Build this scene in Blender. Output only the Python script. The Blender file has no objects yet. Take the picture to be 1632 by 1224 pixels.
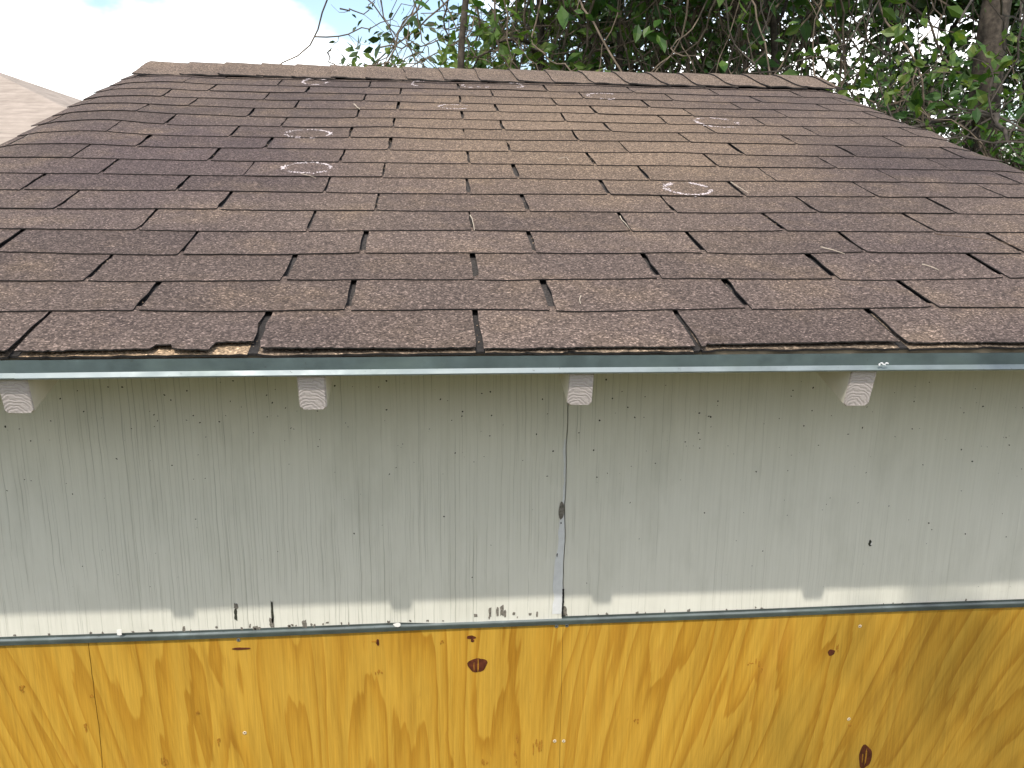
import bpy, math, random
import numpy as np
from mathutils import Vector, Matrix

R = math.radians
sc = bpy.context.scene
col = sc.collection
random.seed(11)
rng = np.random.default_rng(11)

# ------------------------------------------------------------------ camera
FPX = 1391.04                                   # focal length in photograph pixels (1632 wide)
PITCH, YAW, ROLL = 0.23018, -0.095721, 0.0101025
ZE = 2.0                                        # height of the eave above the ground
CAM = np.array([-0.06874, -1.17353, 0.22657 + ZE])
def cam_axes():
    cy, sy = math.cos(YAW), math.sin(YAW); cp, sp = math.cos(PITCH), math.sin(PITCH)
    cr, sr = math.cos(ROLL), math.sin(ROLL)
    f = np.array([-sy*cp, cy*cp, -sp]); r = np.array([cy, sy, 0.0]); u = np.cross(r, f)
    return cr*r + sr*u, -sr*r + cr*u, f
AX_R, AX_U, AX_F = cam_axes()
cd = bpy.data.cameras.new('camera')
cd.sensor_fit = 'HORIZONTAL'; cd.sensor_width = 36.0; cd.lens = 36.0*FPX/1632.0
cd.clip_start = 0.05; cd.clip_end = 3000
cam = bpy.data.objects.new('camera', cd); col.objects.link(cam)
m = Matrix(((AX_R[0], AX_U[0], -AX_F[0], CAM[0]), (AX_R[1], AX_U[1], -AX_F[1], CAM[1]),
            (AX_R[2], AX_U[2], -AX_F[2], CAM[2]), (0, 0, 0, 1)))
cam.matrix_world = m
sc.camera = cam

# ------------------------------------------------------------------ light
SUN_DIR = Vector((0.105, 0.290, -0.462)).normalized()          # the way the light travels
sun_el = math.asin(-SUN_DIR.z); sun_az = math.atan2(-SUN_DIR.x, -SUN_DIR.y)
w = bpy.data.worlds.new('World'); sc.world = w; w.use_nodes = True
nt = w.node_tree; nt.nodes.clear()
out = nt.nodes.new('ShaderNodeOutputWorld'); bg = nt.nodes.new('ShaderNodeBackground')
sky = nt.nodes.new('ShaderNodeTexSky'); sky.sky_type = 'NISHITA'; sky.sun_disc = False
sky.sun_elevation = sun_el; sky.sun_rotation = sun_az; sky.air_density = 1.0; sky.dust_density = 1.6
tc = nt.nodes.new('ShaderNodeTexCoord'); mp = nt.nodes.new('ShaderNodeMapping')
mp.inputs['Scale'].default_value = (1, 1, 1.8); mp.inputs['Location'].default_value = (2.95, 2.2, 0.3)
ns = nt.nodes.new('ShaderNodeTexNoise'); ns.inputs['Scale'].default_value = 2.1; ns.inputs['Detail'].default_value = 7
ns.inputs['Roughness'].default_value = 0.52
rp = nt.nodes.new('ShaderNodeValToRGB'); rp.color_ramp.elements[0].position = 0.49; rp.color_ramp.elements[1].position = 0.61
mx = nt.nodes.new('ShaderNodeMix'); mx.data_type = 'RGBA'
mx.inputs['B'].default_value = (12.2, 12.1, 11.9, 1)               # sunlit cloud in the sky texture's own units
nt.links.new(tc.outputs['Generated'], mp.inputs['Vector']); nt.links.new(mp.outputs['Vector'], ns.inputs['Vector'])
nt.links.new(ns.outputs['Fac'], rp.inputs['Fac']); nt.links.new(rp.outputs['Color'], mx.inputs['Factor'])
nt.links.new(sky.outputs['Color'], mx.inputs['A']); nt.links.new(mx.outputs['Result'], bg.inputs['Color'])
bg.inputs['Strength'].default_value = 0.12
nt.links.new(bg.outputs['Background'], out.inputs['Surface'])
sd = bpy.data.lights.new('sun', 'SUN'); sd.energy = 2.0; sd.angle = R(0.9); sd.color = (1.0, 0.95, 0.87)
so = bpy.data.objects.new('sun', sd); col.objects.link(so); so.location = (-4, -8, 14)
so.rotation_euler = SUN_DIR.to_track_quat('-Z', 'Y').to_euler()
vs = sc.view_settings; vs.view_transform = 'Standard'; vs.look = 'None'; vs.gamma = 1.0; vs.exposure = 1.05
vs.use_curve_mapping = False

# ------------------------------------------------------------------ helpers
def ray(px, py): return AX_F + AX_R*(px-816)/FPX - AX_U*(py-612)/FPX
def atY(px, py, Y):
    d = ray(px, py); t = (Y-CAM[1])/d[1]; return CAM + t*d
SL = 0.259886; CS, SN = math.cos(SL), math.sin(SL)
def roof_pt(u, v, n=0.0):                        # roof coordinates -> world
    return (u, v*CS - n*SN, ZE + v*SN + n*CS)
def on_roof(px, py):
    nrm = np.array([0, -SN, CS]); d = ray(px, py); o = CAM - np.array([0, 0, ZE])
    t = -(o@nrm)/(d@nrm); p = o + t*d; return p[0], p[1]*CS + p[2]*SN

def wloc(o):
    v = Vector((0, 0, 0))
    while o is not None: v += o.location; o = o.parent
    return v
def mesh_obj(name, verts, faces, mats, parent=None, mat_idx=None, smooth=False, origin=None):
    V = np.asarray(verts, dtype=float)
    if origin is None: origin = (V.min(0)+V.max(0))/2
    V = V - np.asarray(origin)
    me = bpy.data.meshes.new(name); me.from_pydata(V.tolist(), [], [tuple(f) for f in faces]); 
    for mt in (mats if isinstance(mats, (list, tuple)) else [mats]): me.materials.append(mt)
    if mat_idx is not None: me.polygons.foreach_set('material_index', mat_idx)
    if smooth: me.polygons.foreach_set('use_smooth', [True]*len(me.polygons))
    me.update()
    o = bpy.data.objects.new(name, me); col.objects.link(o)
    o.location = Vector(origin) - (wloc(parent) if parent else Vector((0, 0, 0)))
    if parent: o.parent = parent
    return o
def empty(name, loc, label, cat, group=None):
    o = bpy.data.objects.new(name, None); col.objects.link(o); o.location = loc; o.empty_display_size = 0.1
    o['label'] = label; o['category'] = cat
    if group: o['group'] = group
    return o
def tag(o, label=None, cat=None, group=None, kind=None):
    if label: o['label'] = label
    if cat: o['category'] = cat
    if group: o['group'] = group
    if kind: o['kind'] = kind
    return o
BOXF = [(0,3,2,1),(4,5,6,7),(0,1,5,4),(1,2,6,5),(2,3,7,6),(3,0,4,7)]
def box_v(x0, x1, y0, y1, z0, z1):
    return [(x0,y0,z0),(x1,y0,z0),(x1,y1,z0),(x0,y1,z0),(x0,y0,z1),(x1,y0,z1),(x1,y1,z1),(x0,y1,z1)]
def box(name, b, mat, parent=None): return mesh_obj(name, box_v(*b), BOXF, mat, parent)
def tube(V, F, pts, rad, n=5):
    pts = np.asarray(pts, float); k = len(pts); base = len(V)
    tg = np.gradient(pts, axis=0); tg /= np.linalg.norm(tg, axis=1)[:, None] + 1e-9
    ref = np.array([0.31, 0.77, 0.55])
    a = np.cross(tg, ref); a /= np.linalg.norm(a, axis=1)[:, None] + 1e-9
    b = np.cross(tg, a)
    for i in range(k):
        for j in range(n):
            t = 2*math.pi*j/n
            V.append(tuple(pts[i] + rad[i]*(math.cos(t)*a[i] + math.sin(t)*b[i])))
    for i in range(k-1):
        for j in range(n):
            j2 = (j+1) % n
            F.append((base+i*n+j, base+i*n+j2, base+(i+1)*n+j2, base+(i+1)*n+j))
    F.append(tuple(base+j for j in range(n-1, -1, -1))); F.append(tuple(base+(k-1)*n+j for j in range(n)))
class VN:                                        # smooth 2-D value noise
    def __init__(s, seed): s.g = np.random.default_rng(seed).random((64, 64))
    def __call__(s, x, y):
        xi, yi = math.floor(x), math.floor(y); fx, fy = x-xi, y-yi
        fx = fx*fx*(3-2*fx); fy = fy*fy*(3-2*fy); g = s.g
        a = g[xi % 64, yi % 64]; b = g[(xi+1) % 64, yi % 64]; c = g[xi % 64, (yi+1) % 64]; d = g[(xi+1) % 64, (yi+1) % 64]
        return (a*(1-fx)+b*fx)*(1-fy) + (c*(1-fx)+d*fx)*fy - 0.5
vn = VN(5); vn2 = VN(8)

# ------------------------------------------------------------------ materials
class NT:
    def __init__(s, name, rough=0.8, spec=0.3):
        s.m = bpy.data.materials.new(name); s.m.use_nodes = True; s.t = s.m.node_tree
        s.b = s.t.nodes['Principled BSDF']; s.b.inputs['Roughness'].default_value = rough
        s.b.inputs['Specular IOR Level'].default_value = spec
        s.geo = s.n('ShaderNodeNewGeometry')
    def n(s, typ, **kw):
        nd = s.t.nodes.new(typ)
        for k, v in kw.items(): setattr(nd, k, v)
        return nd
    def set(s, sock, v):
        if hasattr(v, 'is_output'): s.t.links.new(v, sock)
        else: sock.default_value = v
    def pos(s, scale=(1, 1, 1), loc=(0, 0, 0), src=None):
        mp = s.n('ShaderNodeMapping'); mp.inputs['Scale'].default_value = scale; mp.inputs['Location'].default_value = loc
        s.t.links.new(src or s.geo.outputs['Position'], mp.inputs['Vector']); return mp.outputs['Vector']
    def noise(s, vec, scale, detail=3, rough=0.5, dist=0.0):
        nd = s.n('ShaderNodeTexNoise'); s.set(nd.inputs['Vector'], vec); nd.inputs['Scale'].default_value = scale
        nd.inputs['Detail'].default_value = detail; nd.inputs['Roughness'].default_value = rough; nd.inputs['Distortion'].default_value = dist
        return nd.outputs['Fac']
    def voro(s, vec, scale, feature='F1', out='Distance', rnd=1.0):
        nd = s.n('ShaderNodeTexVoronoi', feature=feature); s.set(nd.inputs['Vector'], vec); nd.inputs['Scale'].default_value = scale
        nd.inputs['Randomness'].default_value = rnd
        return nd.outputs[out]
    def ramp(s, fac, stops, interp='LINEAR'):
        nd = s.n('ShaderNodeValToRGB'); cr = nd.color_ramp; cr.interpolation = interp
        while len(cr.elements) < len(stops): cr.elements.new(0.5)
        for e, (p, c) in zip(cr.elements, stops):
            e.position = p; e.color = (c, c, c, 1) if isinstance(c, (int, float)) else (*c, 1)
        s.set(nd.inputs['Fac'], fac); return nd.outputs['Color']
    def mix(s, fac, a, b, mode='MIX'):
        nd = s.n('ShaderNodeMix', data_type='RGBA', blend_type=mode)
        for k, v in (('Factor', fac), ('A', a), ('B', b)):
            if isinstance(v, tuple): v = (*v, 1)
            s.set(nd.inputs[k], v)
        return nd.outputs['Result']
    def math(s, op, a, b=0.0, c=0.0):
        nd = s.n('ShaderNodeMath', operation=op)
        for i, v in enumerate((a, b, c)): s.set(nd.inputs[i], v)
        return nd.outputs[0]
    def bump(s, h, strength=0.5, dist=0.001):
        nd = s.n('ShaderNodeBump'); nd.inputs['Strength'].default_value = strength; nd.inputs['Distance'].default_value = dist
        s.set(nd.inputs['Height'], h); s.t.links.new(nd.outputs['Normal'], s.b.inputs['Normal'])
    def col(s, c):
        if isinstance(c, tuple): c = (*c, 1)
        s.set(s.b.inputs['Base Color'], c); return s.m
def plain(name, c, rough=0.8, var=0.25, scale=30, spec=0.3, metal=0.0, bump=0.0):
    t = NT(name, rough, spec); t.b.inputs['Metallic'].default_value = metal
    f = t.noise(t.geo.outputs['Position'], scale, 4, 0.6)
    lo = tuple(x*(1-var) for x in c); hi = tuple(min(1, x*(1+var)) for x in c)
    if bump: t.bump(f, bump, 0.002)
    return t.col(t.ramp(f, [(0.3, lo), (0.7, hi)]))

def shingle_mat(name, dark, mid, tan, tanbias=0.0):
    t = NT(name, 0.95, 0.15); P = t.geo.outputs['Position']
    info = t.n('ShaderNodeObjectInfo').outputs['Random']
    big = t.noise(P, 1.7, 4, 0.6); med = t.noise(P, 7, 4, 0.65)
    base = t.mix(t.ramp(big, [(0.36-tanbias, 0.0), (0.66-tanbias, 1.0)]), dark, mid)
    base = t.mix(t.math('MULTIPLY', t.ramp(med, [(0.50-tanbias, 0.0), (0.74-tanbias, 1.0)]), 0.5), base, tan)
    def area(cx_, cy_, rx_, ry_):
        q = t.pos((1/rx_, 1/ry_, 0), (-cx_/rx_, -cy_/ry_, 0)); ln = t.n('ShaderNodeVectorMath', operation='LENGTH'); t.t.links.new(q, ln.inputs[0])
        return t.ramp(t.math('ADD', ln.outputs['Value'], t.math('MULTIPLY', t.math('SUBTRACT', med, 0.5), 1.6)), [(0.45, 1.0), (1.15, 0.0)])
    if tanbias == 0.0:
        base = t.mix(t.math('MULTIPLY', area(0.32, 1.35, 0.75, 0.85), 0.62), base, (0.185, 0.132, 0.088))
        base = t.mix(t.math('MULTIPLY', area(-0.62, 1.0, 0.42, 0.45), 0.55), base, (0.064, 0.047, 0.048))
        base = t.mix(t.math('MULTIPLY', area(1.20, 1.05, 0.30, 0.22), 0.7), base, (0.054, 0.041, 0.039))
    tone = t.math('MULTIPLY_ADD', info, 0.20, 0.90)
    g1 = t.voro(P, 400, 'F1', 'Color'); sep = t.n('ShaderNodeSeparateColor'); t.t.links.new(g1, sep.inputs[0])
    gr = t.ramp(sep.outputs[0], [(0.0, 0.42), (0.45, 0.80), (0.80, 1.15), (0.93, 1.75), (1.0, 2.6)])
    g2 = t.noise(P, 160, 2, 0.6)
    gr2 = t.ramp(g2, [(0.3, 0.72), (0.7, 1.28)])
    hs = t.n('ShaderNodeHueSaturation'); t.set(hs.inputs['Color'], base); t.set(hs.inputs['Value'], tone)
    hs.inputs['Saturation'].default_value = 1.0
    c = t.mix(1.0, hs.outputs['Color'], gr, 'MULTIPLY'); c = t.mix(1.0, c, gr2, 'MULTIPLY')
    scuff = t.noise(t.pos((1, 2.2, 1)), 26, 5, 0.7)
    c = t.mix(t.math('MULTIPLY', t.ramp(scuff, [(0.60, 0.0), (0.78, 1.0)]), 0.35), c, (0.24, 0.20, 0.17))
    t.bump(sep.outputs[0], 0.55, 0.0012)
    return t.col(c)
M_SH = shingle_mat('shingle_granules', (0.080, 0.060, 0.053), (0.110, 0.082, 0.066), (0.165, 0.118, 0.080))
M_CAP = shingle_mat('ridge_granules', (0.105, 0.08, 0.064), (0.145, 0.108, 0.083), (0.19, 0.14, 0.10), 0.06)
M_START = shingle_mat('starter_granules', (0.105, 0.08, 0.06), (0.165, 0.125, 0.088), (0.29, 0.21, 0.14), 0.06)
M_TAN = shingle_mat('fresh_tan_granules', (0.20, 0.14, 0.09), (0.30, 0.215, 0.135), (0.42, 0.30, 0.19), 0.1)
M_ASPH = plain('asphalt_edge', (0.022, 0.019, 0.017), 0.9, 0.5, 200)
M_UNDER = plain('asphalt_mat', (0.042, 0.037, 0.034), 0.95, 0.7, 260)
M_CHALK = plain('chalk', (0.52, 0.45, 0.44), 0.95, 0.12, 90)

def galv(name, tint):
    t = NT(name, 0.5, 0.5); t.b.inputs['Metallic'].default_value = 0.35; P = t.geo.outputs['Position']
    a = t.noise(P, 26, 5, 0.65); b = t.noise(t.pos((1, 1, 3)), 7, 4, 0.6); s = t.noise(P, 130, 3, 0.6)
    c = t.ramp(a, [(0.3, tuple(x*0.72 for x in tint)), (0.62, tint), (0.8, tuple(min(1, x*1.5) for x in tint))])
    c = t.mix(t.ramp(b, [(0.5, 0.0), (0.72, 0.6)]), c, (0.10, 0.135, 0.12))
    c = t.mix(t.ramp(s, [(0.66, 0.0), (0.74, 0.75)]), c, (0.05, 0.06, 0.055))
    t.set(t.b.inputs['Roughness'], t.ramp(a, [(0.3, 0.42), (0.7, 0.65)]))
    return t.col(c)
M_DRIP = galv('galvanised_drip', (0.078, 0.108, 0.106))
M_LIP = galv('galvanised_hem', (0.20, 0.235, 0.24))
M_ZF = galv('galvanised_flashing', (0.075, 0.092, 0.085))

def siding_mat():
    t = NT('weathered_white_paint', 0.62, 0.35); P = t.geo.outputs['Position']
    a = t.noise(P, 1.6, 4, 0.6); fine = t.noise(t.pos((220, 1, 6)), 1.0, 3, 0.6)
    base = t.mix(t.ramp(a, [(0.3, 0.0), (0.7, 1.0)]), (0.60, 0.585, 0.50), (0.67, 0.65, 0.57))
    base = t.mix(0.14, base, t.ramp(fine, [(0.3, (0.45, 0.45, 0.39)), (0.7, (0.74, 0.74, 0.67))]))
    dirt = t.noise(t.pos((3, 1, 1.2)), 3.2, 5, 0.62)
    base = t.mix(t.math('MULTIPLY', t.ramp(dirt, [(0.5, 0.0), (0.75, 1.0)]), 0.30), base, (0.34, 0.34, 0.27))
    # hairline checks that run with the grain of the wood under the paint
    wig = t.noise(t.pos((8, 1, 9)), 1.0, 3, 0.6)
    sx = t.n('ShaderNodeSeparateXYZ'); t.t.links.new(P, sx.inputs[0])
    cx = t.math('ADD', sx.outputs[0], t.math('MULTIPLY', t.math('SUBTRACT', wig, 0.5), 0.007))
    def checks(fx, wmm, fz, seed, m0, m1):
        X = t.math('MULTIPLY_ADD', cx, fx, seed); cell = t.math('FLOOR', X); fr = t.math('SUBTRACT', X, cell)
        wn_ = t.n('ShaderNodeTexWhiteNoise', noise_dimensions='1D'); t.set(wn_.inputs['W'], cell)
        d = t.math('ABSOLUTE', t.math('SUBTRACT', fr, t.math('MULTIPLY_ADD', wn_.outputs['Value'], 0.7, 0.15)))
        dm = t.math('MULTIPLY', d, 1000.0/fx)                              # distance from the crack in millimetres
        line = t.ramp(dm, [(wmm*0.45, 1.0), (wmm, 0.0)])
        cv = t.n('ShaderNodeCombineXYZ'); t.set(cv.inputs[0], t.math('MULTIPLY', cell, 5.37)); t.set(cv.inputs[2], t.math('MULTIPLY', sx.outputs[2], fz))
        reg = t.noise(t.pos((2.2, 1, 2.6), (seed, 0, 0)), 1.0, 2, 0.5)
        ms = t.math('ADD', t.noise(cv.outputs[0], 1.0, 3, 0.55), t.math('MULTIPLY', t.math('SUBTRACT', reg, 0.5), 0.6))
        return t.math('MULTIPLY', line, t.ramp(ms, [(m0, 0.0), (m1, 1.0)]))
    k1 = checks(76, 0.62, 3.6, 3.3, 0.44, 0.62)
    k2 = checks(150, 0.50, 6.0, 9.7, 0.44, 0.64)
    k = t.math('MAXIMUM', k1, t.math('MULTIPLY', k2, 0.7))
    # the right hand sheet is less checked than the left one
    side = t.ramp(t.math('MULTIPLY_ADD', sx.outputs[0], 0.5, 0.5), [(0.60, 1.0), (0.66, 0.6), (0.95, 0.32)])
    k = t.math('MULTIPLY', k, side)
    c = t.mix(t.math('MULTIPLY', k, 0.50), base, (0.17, 0.17, 0.13))
    t.bump(t.math('SUBTRACT', t.math('MULTIPLY', fine, 0.3), k), 0.55, 0.0015)
    return t.col(c)
M_SID = siding_mat()

def ply_mat():
    t = NT('amber_stained_plywood', 0.42, 0.4); P = t.geo.outputs['Position']
    sx = t.n('ShaderNodeSeparateXYZ'); t.t.links.new(P, sx.inputs[0])
    # diagonal lean that changes over the sheet, then a stretched field cut into growth rings
    fan = t.math('MULTIPLY_ADD', t.math('SUBTRACT', sx.outputs[2], 1.2), 0.42, 1.0)
    px = t.math('DIVIDE', t.math('ADD', sx.outputs[0], 0.15), t.math('MAXIMUM', fan, 0.25))
    cv = t.n('ShaderNodeCombineXYZ'); t.set(cv.inputs[0], px); t.set(cv.inputs[2], sx.outputs[2])
    n1 = t.noise(t.pos((4.0, 1, 0.60), (2.3, 0, 1.0), cv.outputs[0]), 1.0, 2, 0.5, 0.35)
    n2 = t.noise(t.pos((19.0, 1, 1.5), (5.1, 0, 0.0), cv.outputs[0]), 1.0, 3, 0.55, 0.3)
    f = t.math('ADD', t.math('MULTIPLY', n1, 15.0), t.math('MULTIPLY', n2, 2.6))
    f = t.math('ADD', f, t.math('MULTIPLY', px, 3.0))
    saw = t.math('FRACT', f)
    light, midc, dk = (0.455, 0.262, 0.034), (0.415, 0.222, 0.024), (0.350, 0.172, 0.016)
    ring = t.ramp(saw, [(0.0, light), (0.35, light), (0.70, midc), (0.90, dk), (0.95, dk), (1.0, light)])
    tone = t.noise(t.pos((2.2, 1, 1.1)), 1.0, 3, 0.5)
    c = t.mix(t.ramp(tone, [(0.35, 0.0), (0.65, 0.45)]), ring, (0.445, 0.245, 0.028))
    stk = t.noise(t.pos((46, 1, 2.6), (0, 0, 0), cv.outputs[0]), 1.0, 4, 0.65)
    c = t.mix(1.0, c, t.ramp(stk, [(0.28, (0.78, 0.72, 0.62)), (0.5, (1.0, 1.0, 1.0)), (0.75, (1.10, 1.13, 1.25))]), 'MULTIPLY')
    fib = t.noise(t.pos((330, 1, 9)), 1.0, 3, 0.65)
    c = t.mix(1.0, c, t.ramp(fib, [(0.3, 0.86), (0.7, 1.12)]), 'MULTIPLY')
    blot = t.noise(t.pos((7, 1, 4)), 1.0, 4, 0.6)
    c = t.mix(t.math('MULTIPLY', t.ramp(blot, [(0.60, 0.0), (0.76, 1.0)]), 0.5), c, (0.38, 0.17, 0.025))
    rays = t.noise(t.pos((120, 1, 22)), 1.0, 3, 0.7)
    c = t.mix(t.math('MULTIPLY', t.ramp(rays, [(0.68, 0.0), (0.78, 1.0)]), 0.4), c, (0.27, 0.12, 0.02))
    t.bump(fib, 0.18, 0.0008)
    t.set(t.b.inputs['Roughness'], t.ramp(tone, [(0.3, 0.38), (0.7, 0.55)]))
    return t.col(c)
M_PLY = ply_mat()
M_KNOT = plain('dark_knot', (0.085, 0.022, 0.010), 0.5, 0.5, 120)
M_KNOT2 = plain('pale_knot', (0.33, 0.155, 0.018), 0.5, 0.3, 260)
M_BLACK = plain('open_joint', (0.012, 0.012, 0.011), 0.95, 0.3, 50)
M_CAULK = plain('white_caulk', (0.60, 0.605, 0.60), 0.7, 0.08, 60, bump=0.3)
M_BARE = plain('bare_grey_wood', (0.16, 0.145, 0.12), 0.9, 0.4, 260)
M_DIRT = plain('dirt_speck', (0.035, 0.036, 0.025), 0.95, 0.4, 200)
M_FLAKE = plain('paint_flake', (0.74, 0.72, 0.68), 0.7, 0.06, 60)
M_SCREW = plain('screw_steel', (0.30, 0.30, 0.29), 0.4, 0.3, 300, metal=0.6)
M_HOLE = plain('splintered_wood', (0.62, 0.50, 0.33), 0.8, 0.2, 300)
def rafter_mat():
    t = NT('painted_rafter', 0.7, 0.3); P = t.geo.outputs['Position']
    a = t.noise(P, 20, 4, 0.6); f = t.noise(t.pos((90, 6, 90)), 1.0, 3, 0.6)
    c = t.mix(t.ramp(a, [(0.3, 0.0), (0.7, 1.0)]), (0.56, 0.53, 0.45), (0.66, 0.62, 0.53))
    t.bump(f, 0.3, 0.001); return t.col(c)
M_RAF = rafter_mat()
def endgrain_mat():
    t = NT('painted_end_grain', 0.75, 0.3)
    oc = t.n('ShaderNodeTexCoord').outputs['Object']
    mp = t.pos((1, 0.2, 1), (0.004, 0, 0.075), oc)
    wv = t.n('ShaderNodeTexWave', wave_type='RINGS', rings_direction='Y'); t.set(wv.inputs['Vector'], mp)
    wv.inputs['Scale'].default_value = 62; wv.inputs['Distortion'].default_value = 9.0; wv.inputs['Detail'].default_value = 3; wv.inputs['Detail Scale'].default_value = 1.2
    nz = t.noise(oc, 130, 4, 0.6)
    c = t.mix(t.ramp(wv.outputs['Fac'], [(0.0, 1.0), (0.35, 0.0)]), (0.43, 0.385, 0.365), (0.36, 0.315, 0.30))
    c = t.mix(t.ramp(nz, [(0.55, 0.0), (0.75, 0.7)]), c, (0.54, 0.49, 0.46))
    h = t.math('ADD', wv.outputs['Fac'], t.math('MULTIPLY', nz, 0.6)); t.bump(h, 0.35, 0.001)
    return t.col(c)
M_END = endgrain_mat()
M_DECK = plain('roof_sheathing', (0.22, 0.17, 0.11), 0.9, 0.3, 40)
M_BARK = plain('bark', (0.060, 0.048, 0.037), 0.95, 0.6, 22, bump=0.8)
M_TWIG = plain('grey_vine', (0.112, 0.086, 0.062), 0.9, 0.5, 9)
M_TWIGD = plain('dark_twig', (0.055, 0.045, 0.036), 0.9, 0.5, 9)
def leaf_mat(name, c1, c2, c3, tr=0.42):
    t = NT(name, 0.5, 0.35); P = t.geo.outputs['Position']
    f = t.voro(P, 9, 'F1', 'Color'); sp = t.n('ShaderNodeSeparateColor'); t.t.links.new(f, sp.inputs[0])
    c = t.ramp(sp.outputs[0], [(0.0, c1), (0.55, c2), (1.0, c3)])
    t.col(c)
    td = t.n('ShaderNodeBsdfTranslucent'); t.set(td.inputs['Color'], t.mix(1.0, c, (1.25, 1.35, 0.6), 'MULTIPLY'))
    ms = t.n('ShaderNodeMixShader'); ms.inputs[0].default_value = tr
    t.t.links.new(t.b.outputs[0], ms.inputs[1]); t.t.links.new(td.outputs[0], ms.inputs[2])
    t.t.links.new(ms.outputs[0], t.t.nodes['Material Output'].inputs['Surface'])
    return t.m
M_LEAF = leaf_mat('leaf_green', (0.026, 0.066, 0.013), (0.042, 0.102, 0.018), (0.080, 0.140, 0.026), 0.34)
M_LEAFD = leaf_mat('leaf_dark', (0.016, 0.036, 0.009), (0.025, 0.052, 0.012), (0.042, 0.075, 0.017), 0.25)
M_LEAFY = leaf_mat('leaf_yellow_green', (0.050, 0.100, 0.016), (0.080, 0.140, 0.022), (0.14, 0.18, 0.04), 0.36)
M_STRAW = plain('dry_straw', (0.40, 0.34, 0.26), 0.9, 0.2, 60)
M_BRTW = plain('dry_brown_twig', (0.10, 0.065, 0.04), 0.9, 0.3, 60)
def grass_mat():
    t = NT('lawn', 0.95, 0.1); P = t.geo.outputs['Position']
    a = t.noise(P, 0.6, 5, 0.6); b = t.noise(P, 30, 4, 0.7)
    c = t.mix(t.ramp(a, [(0.35, 0.0), (0.65, 1.0)]), (0.07, 0.10, 0.028), (0.15, 0.135, 0.06))
    c = t.mix(1.0, c, t.ramp(b, [(0.3, 0.6), (0.7, 1.4)]), 'MULTIPLY'); t.bump(b, 0.6, 0.02); return t.col(c)
M_GRASS = grass_mat()
def far_roof_mat():
    t = NT('sunbleached_tan_shingles', 0.95, 0.1); P = t.geo.outputs['Position']
    sx = t.n('ShaderNodeSeparateXYZ'); t.t.links.new(P, sx.inputs[0])
    st = t.math('FRACT', t.math('MULTIPLY', sx.outputs[2], 16.0))
    a = t.noise(t.pos((3, 3, 14)), 1.0, 4, 0.65)
    c = t.ramp(a, [(0.3, (0.24, 0.20, 0.165)), (0.7, (0.36, 0.305, 0.255))])
    c = t.mix(t.math('MULTIPLY', t.ramp(st, [(0.0, 1.0), (0.22, 0.0)]), 0.45), c, (0.20, 0.15, 0.13)); return t.col(c)
M_FROOF = far_roof_mat()
M_FWALL = plain('beige_brick_wall', (0.42, 0.33, 0.26), 0.9, 0.15, 8)
M_TRIM = plain('white_trim', (0.72, 0.71, 0.68), 0.6, 0.05, 10)
M_GLASS = plain('window_glass', (0.03, 0.035, 0.04), 0.1, 0.2, 2, spec=0.6)

# ------------------------------------------------------------------ setting
gv, gf = [], []
GN = 40
gs = [-900*abs(1-2*i/GN)**3*(1 if i < GN/2 else -1) for i in range(GN+1)]
for yy in gs:
    for xx in gs:
        r = math.hypot(xx, yy-1)
        gv.append((xx, yy, 0.0 if r < 12 else 0.25*vn(xx*0.05, yy*0.05)*min(1, (r-12)/20)))
for j in range(GN):
    for i in range(GN): a = j*(GN+1)+i; gf.append((a, a+1, a+GN+2, a+GN+1))
tag(mesh_obj('ground', gv, gf, M_GRASS, origin=(0, 0, 0)), kind='structure')

# ------------------------------------------------------------------ the shed
T, EX = 0.3048, 0.127
UL, UR = -1.110, 1.455                            # rakes
VR = 2.42                                         # ridge
WY = 0.300                                        # face of the front wall
XL, XR, XS = -1.047, 1.391, 0.172                 # wall ends and the middle joint
YB = 2*VR*CS - WY                                 # back wall
shed = empty('shed', (XS, WY, 0), 'small shed with brown shingled roof, pale painted siding and amber plywood below', 'shed')

# row offsets of the slots, read off the photograph
OFF = [0.000, -0.036, 0.007, -0.032, 0.013, -0.021, 0.018, -0.017, 0.032, -0.013, 0.031, -0.010, 0.033, -0.007, 0.037, -0.004, 0.040, 0.0]
TH = 0.0024
def sag(u, v):
    h = 0.006*vn(u*2.1+7, v*2.6+3) + 0.0035*vn2(u*5.5, v*7.3)
    if v > 0.9: h += 0.007*math.exp(-((u+0.93)/0.10)**2)*min(1, (v-0.9)/0.4) * (0.6+0.8*(vn2(3.3, v*6)+0.5))
    h = max(h, -0.0032)
    h -= 0.010*max(0, (UL+0.06-u)/0.06)
    h -= 0.010*max(0, (u-UR+0.07)/0.07) * (0.4+1.2*(vn(9.1, v*8)+0.5))
    return h
def top_n(u, v):                                  # height of the visible surface over the fitted plane
    r = v/EX; fr = r - math.floor(r) if v >= 0 else 0
    return 0.0015 + TH*(1-fr)*0.95 - TH*0.45 + sag(u, v)
roofp = mesh_obj('roof', [roof_pt(UL+0.03, 0.004, -0.0075), roof_pt(UR-0.03, 0.004, -0.0075), roof_pt(UR-0.03, VR, -0.0075), roof_pt(UL+0.03, VR, -0.0075),
                          roof_pt(UL+0.03, 0.004, -0.019), roof_pt(UR-0.03, 0.004, -0.019), roof_pt(UR-0.03, VR, -0.019), roof_pt(UL+0.03, VR, -0.019)],
                 [(0,1,2,3),(7,6,5,4),(0,4,5,1),(1,5,6,2),(2,6,7,3),(3,7,4,0)], [M_UNDER, M_DECK], shed, [0,1,1,1,1,1])
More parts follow.
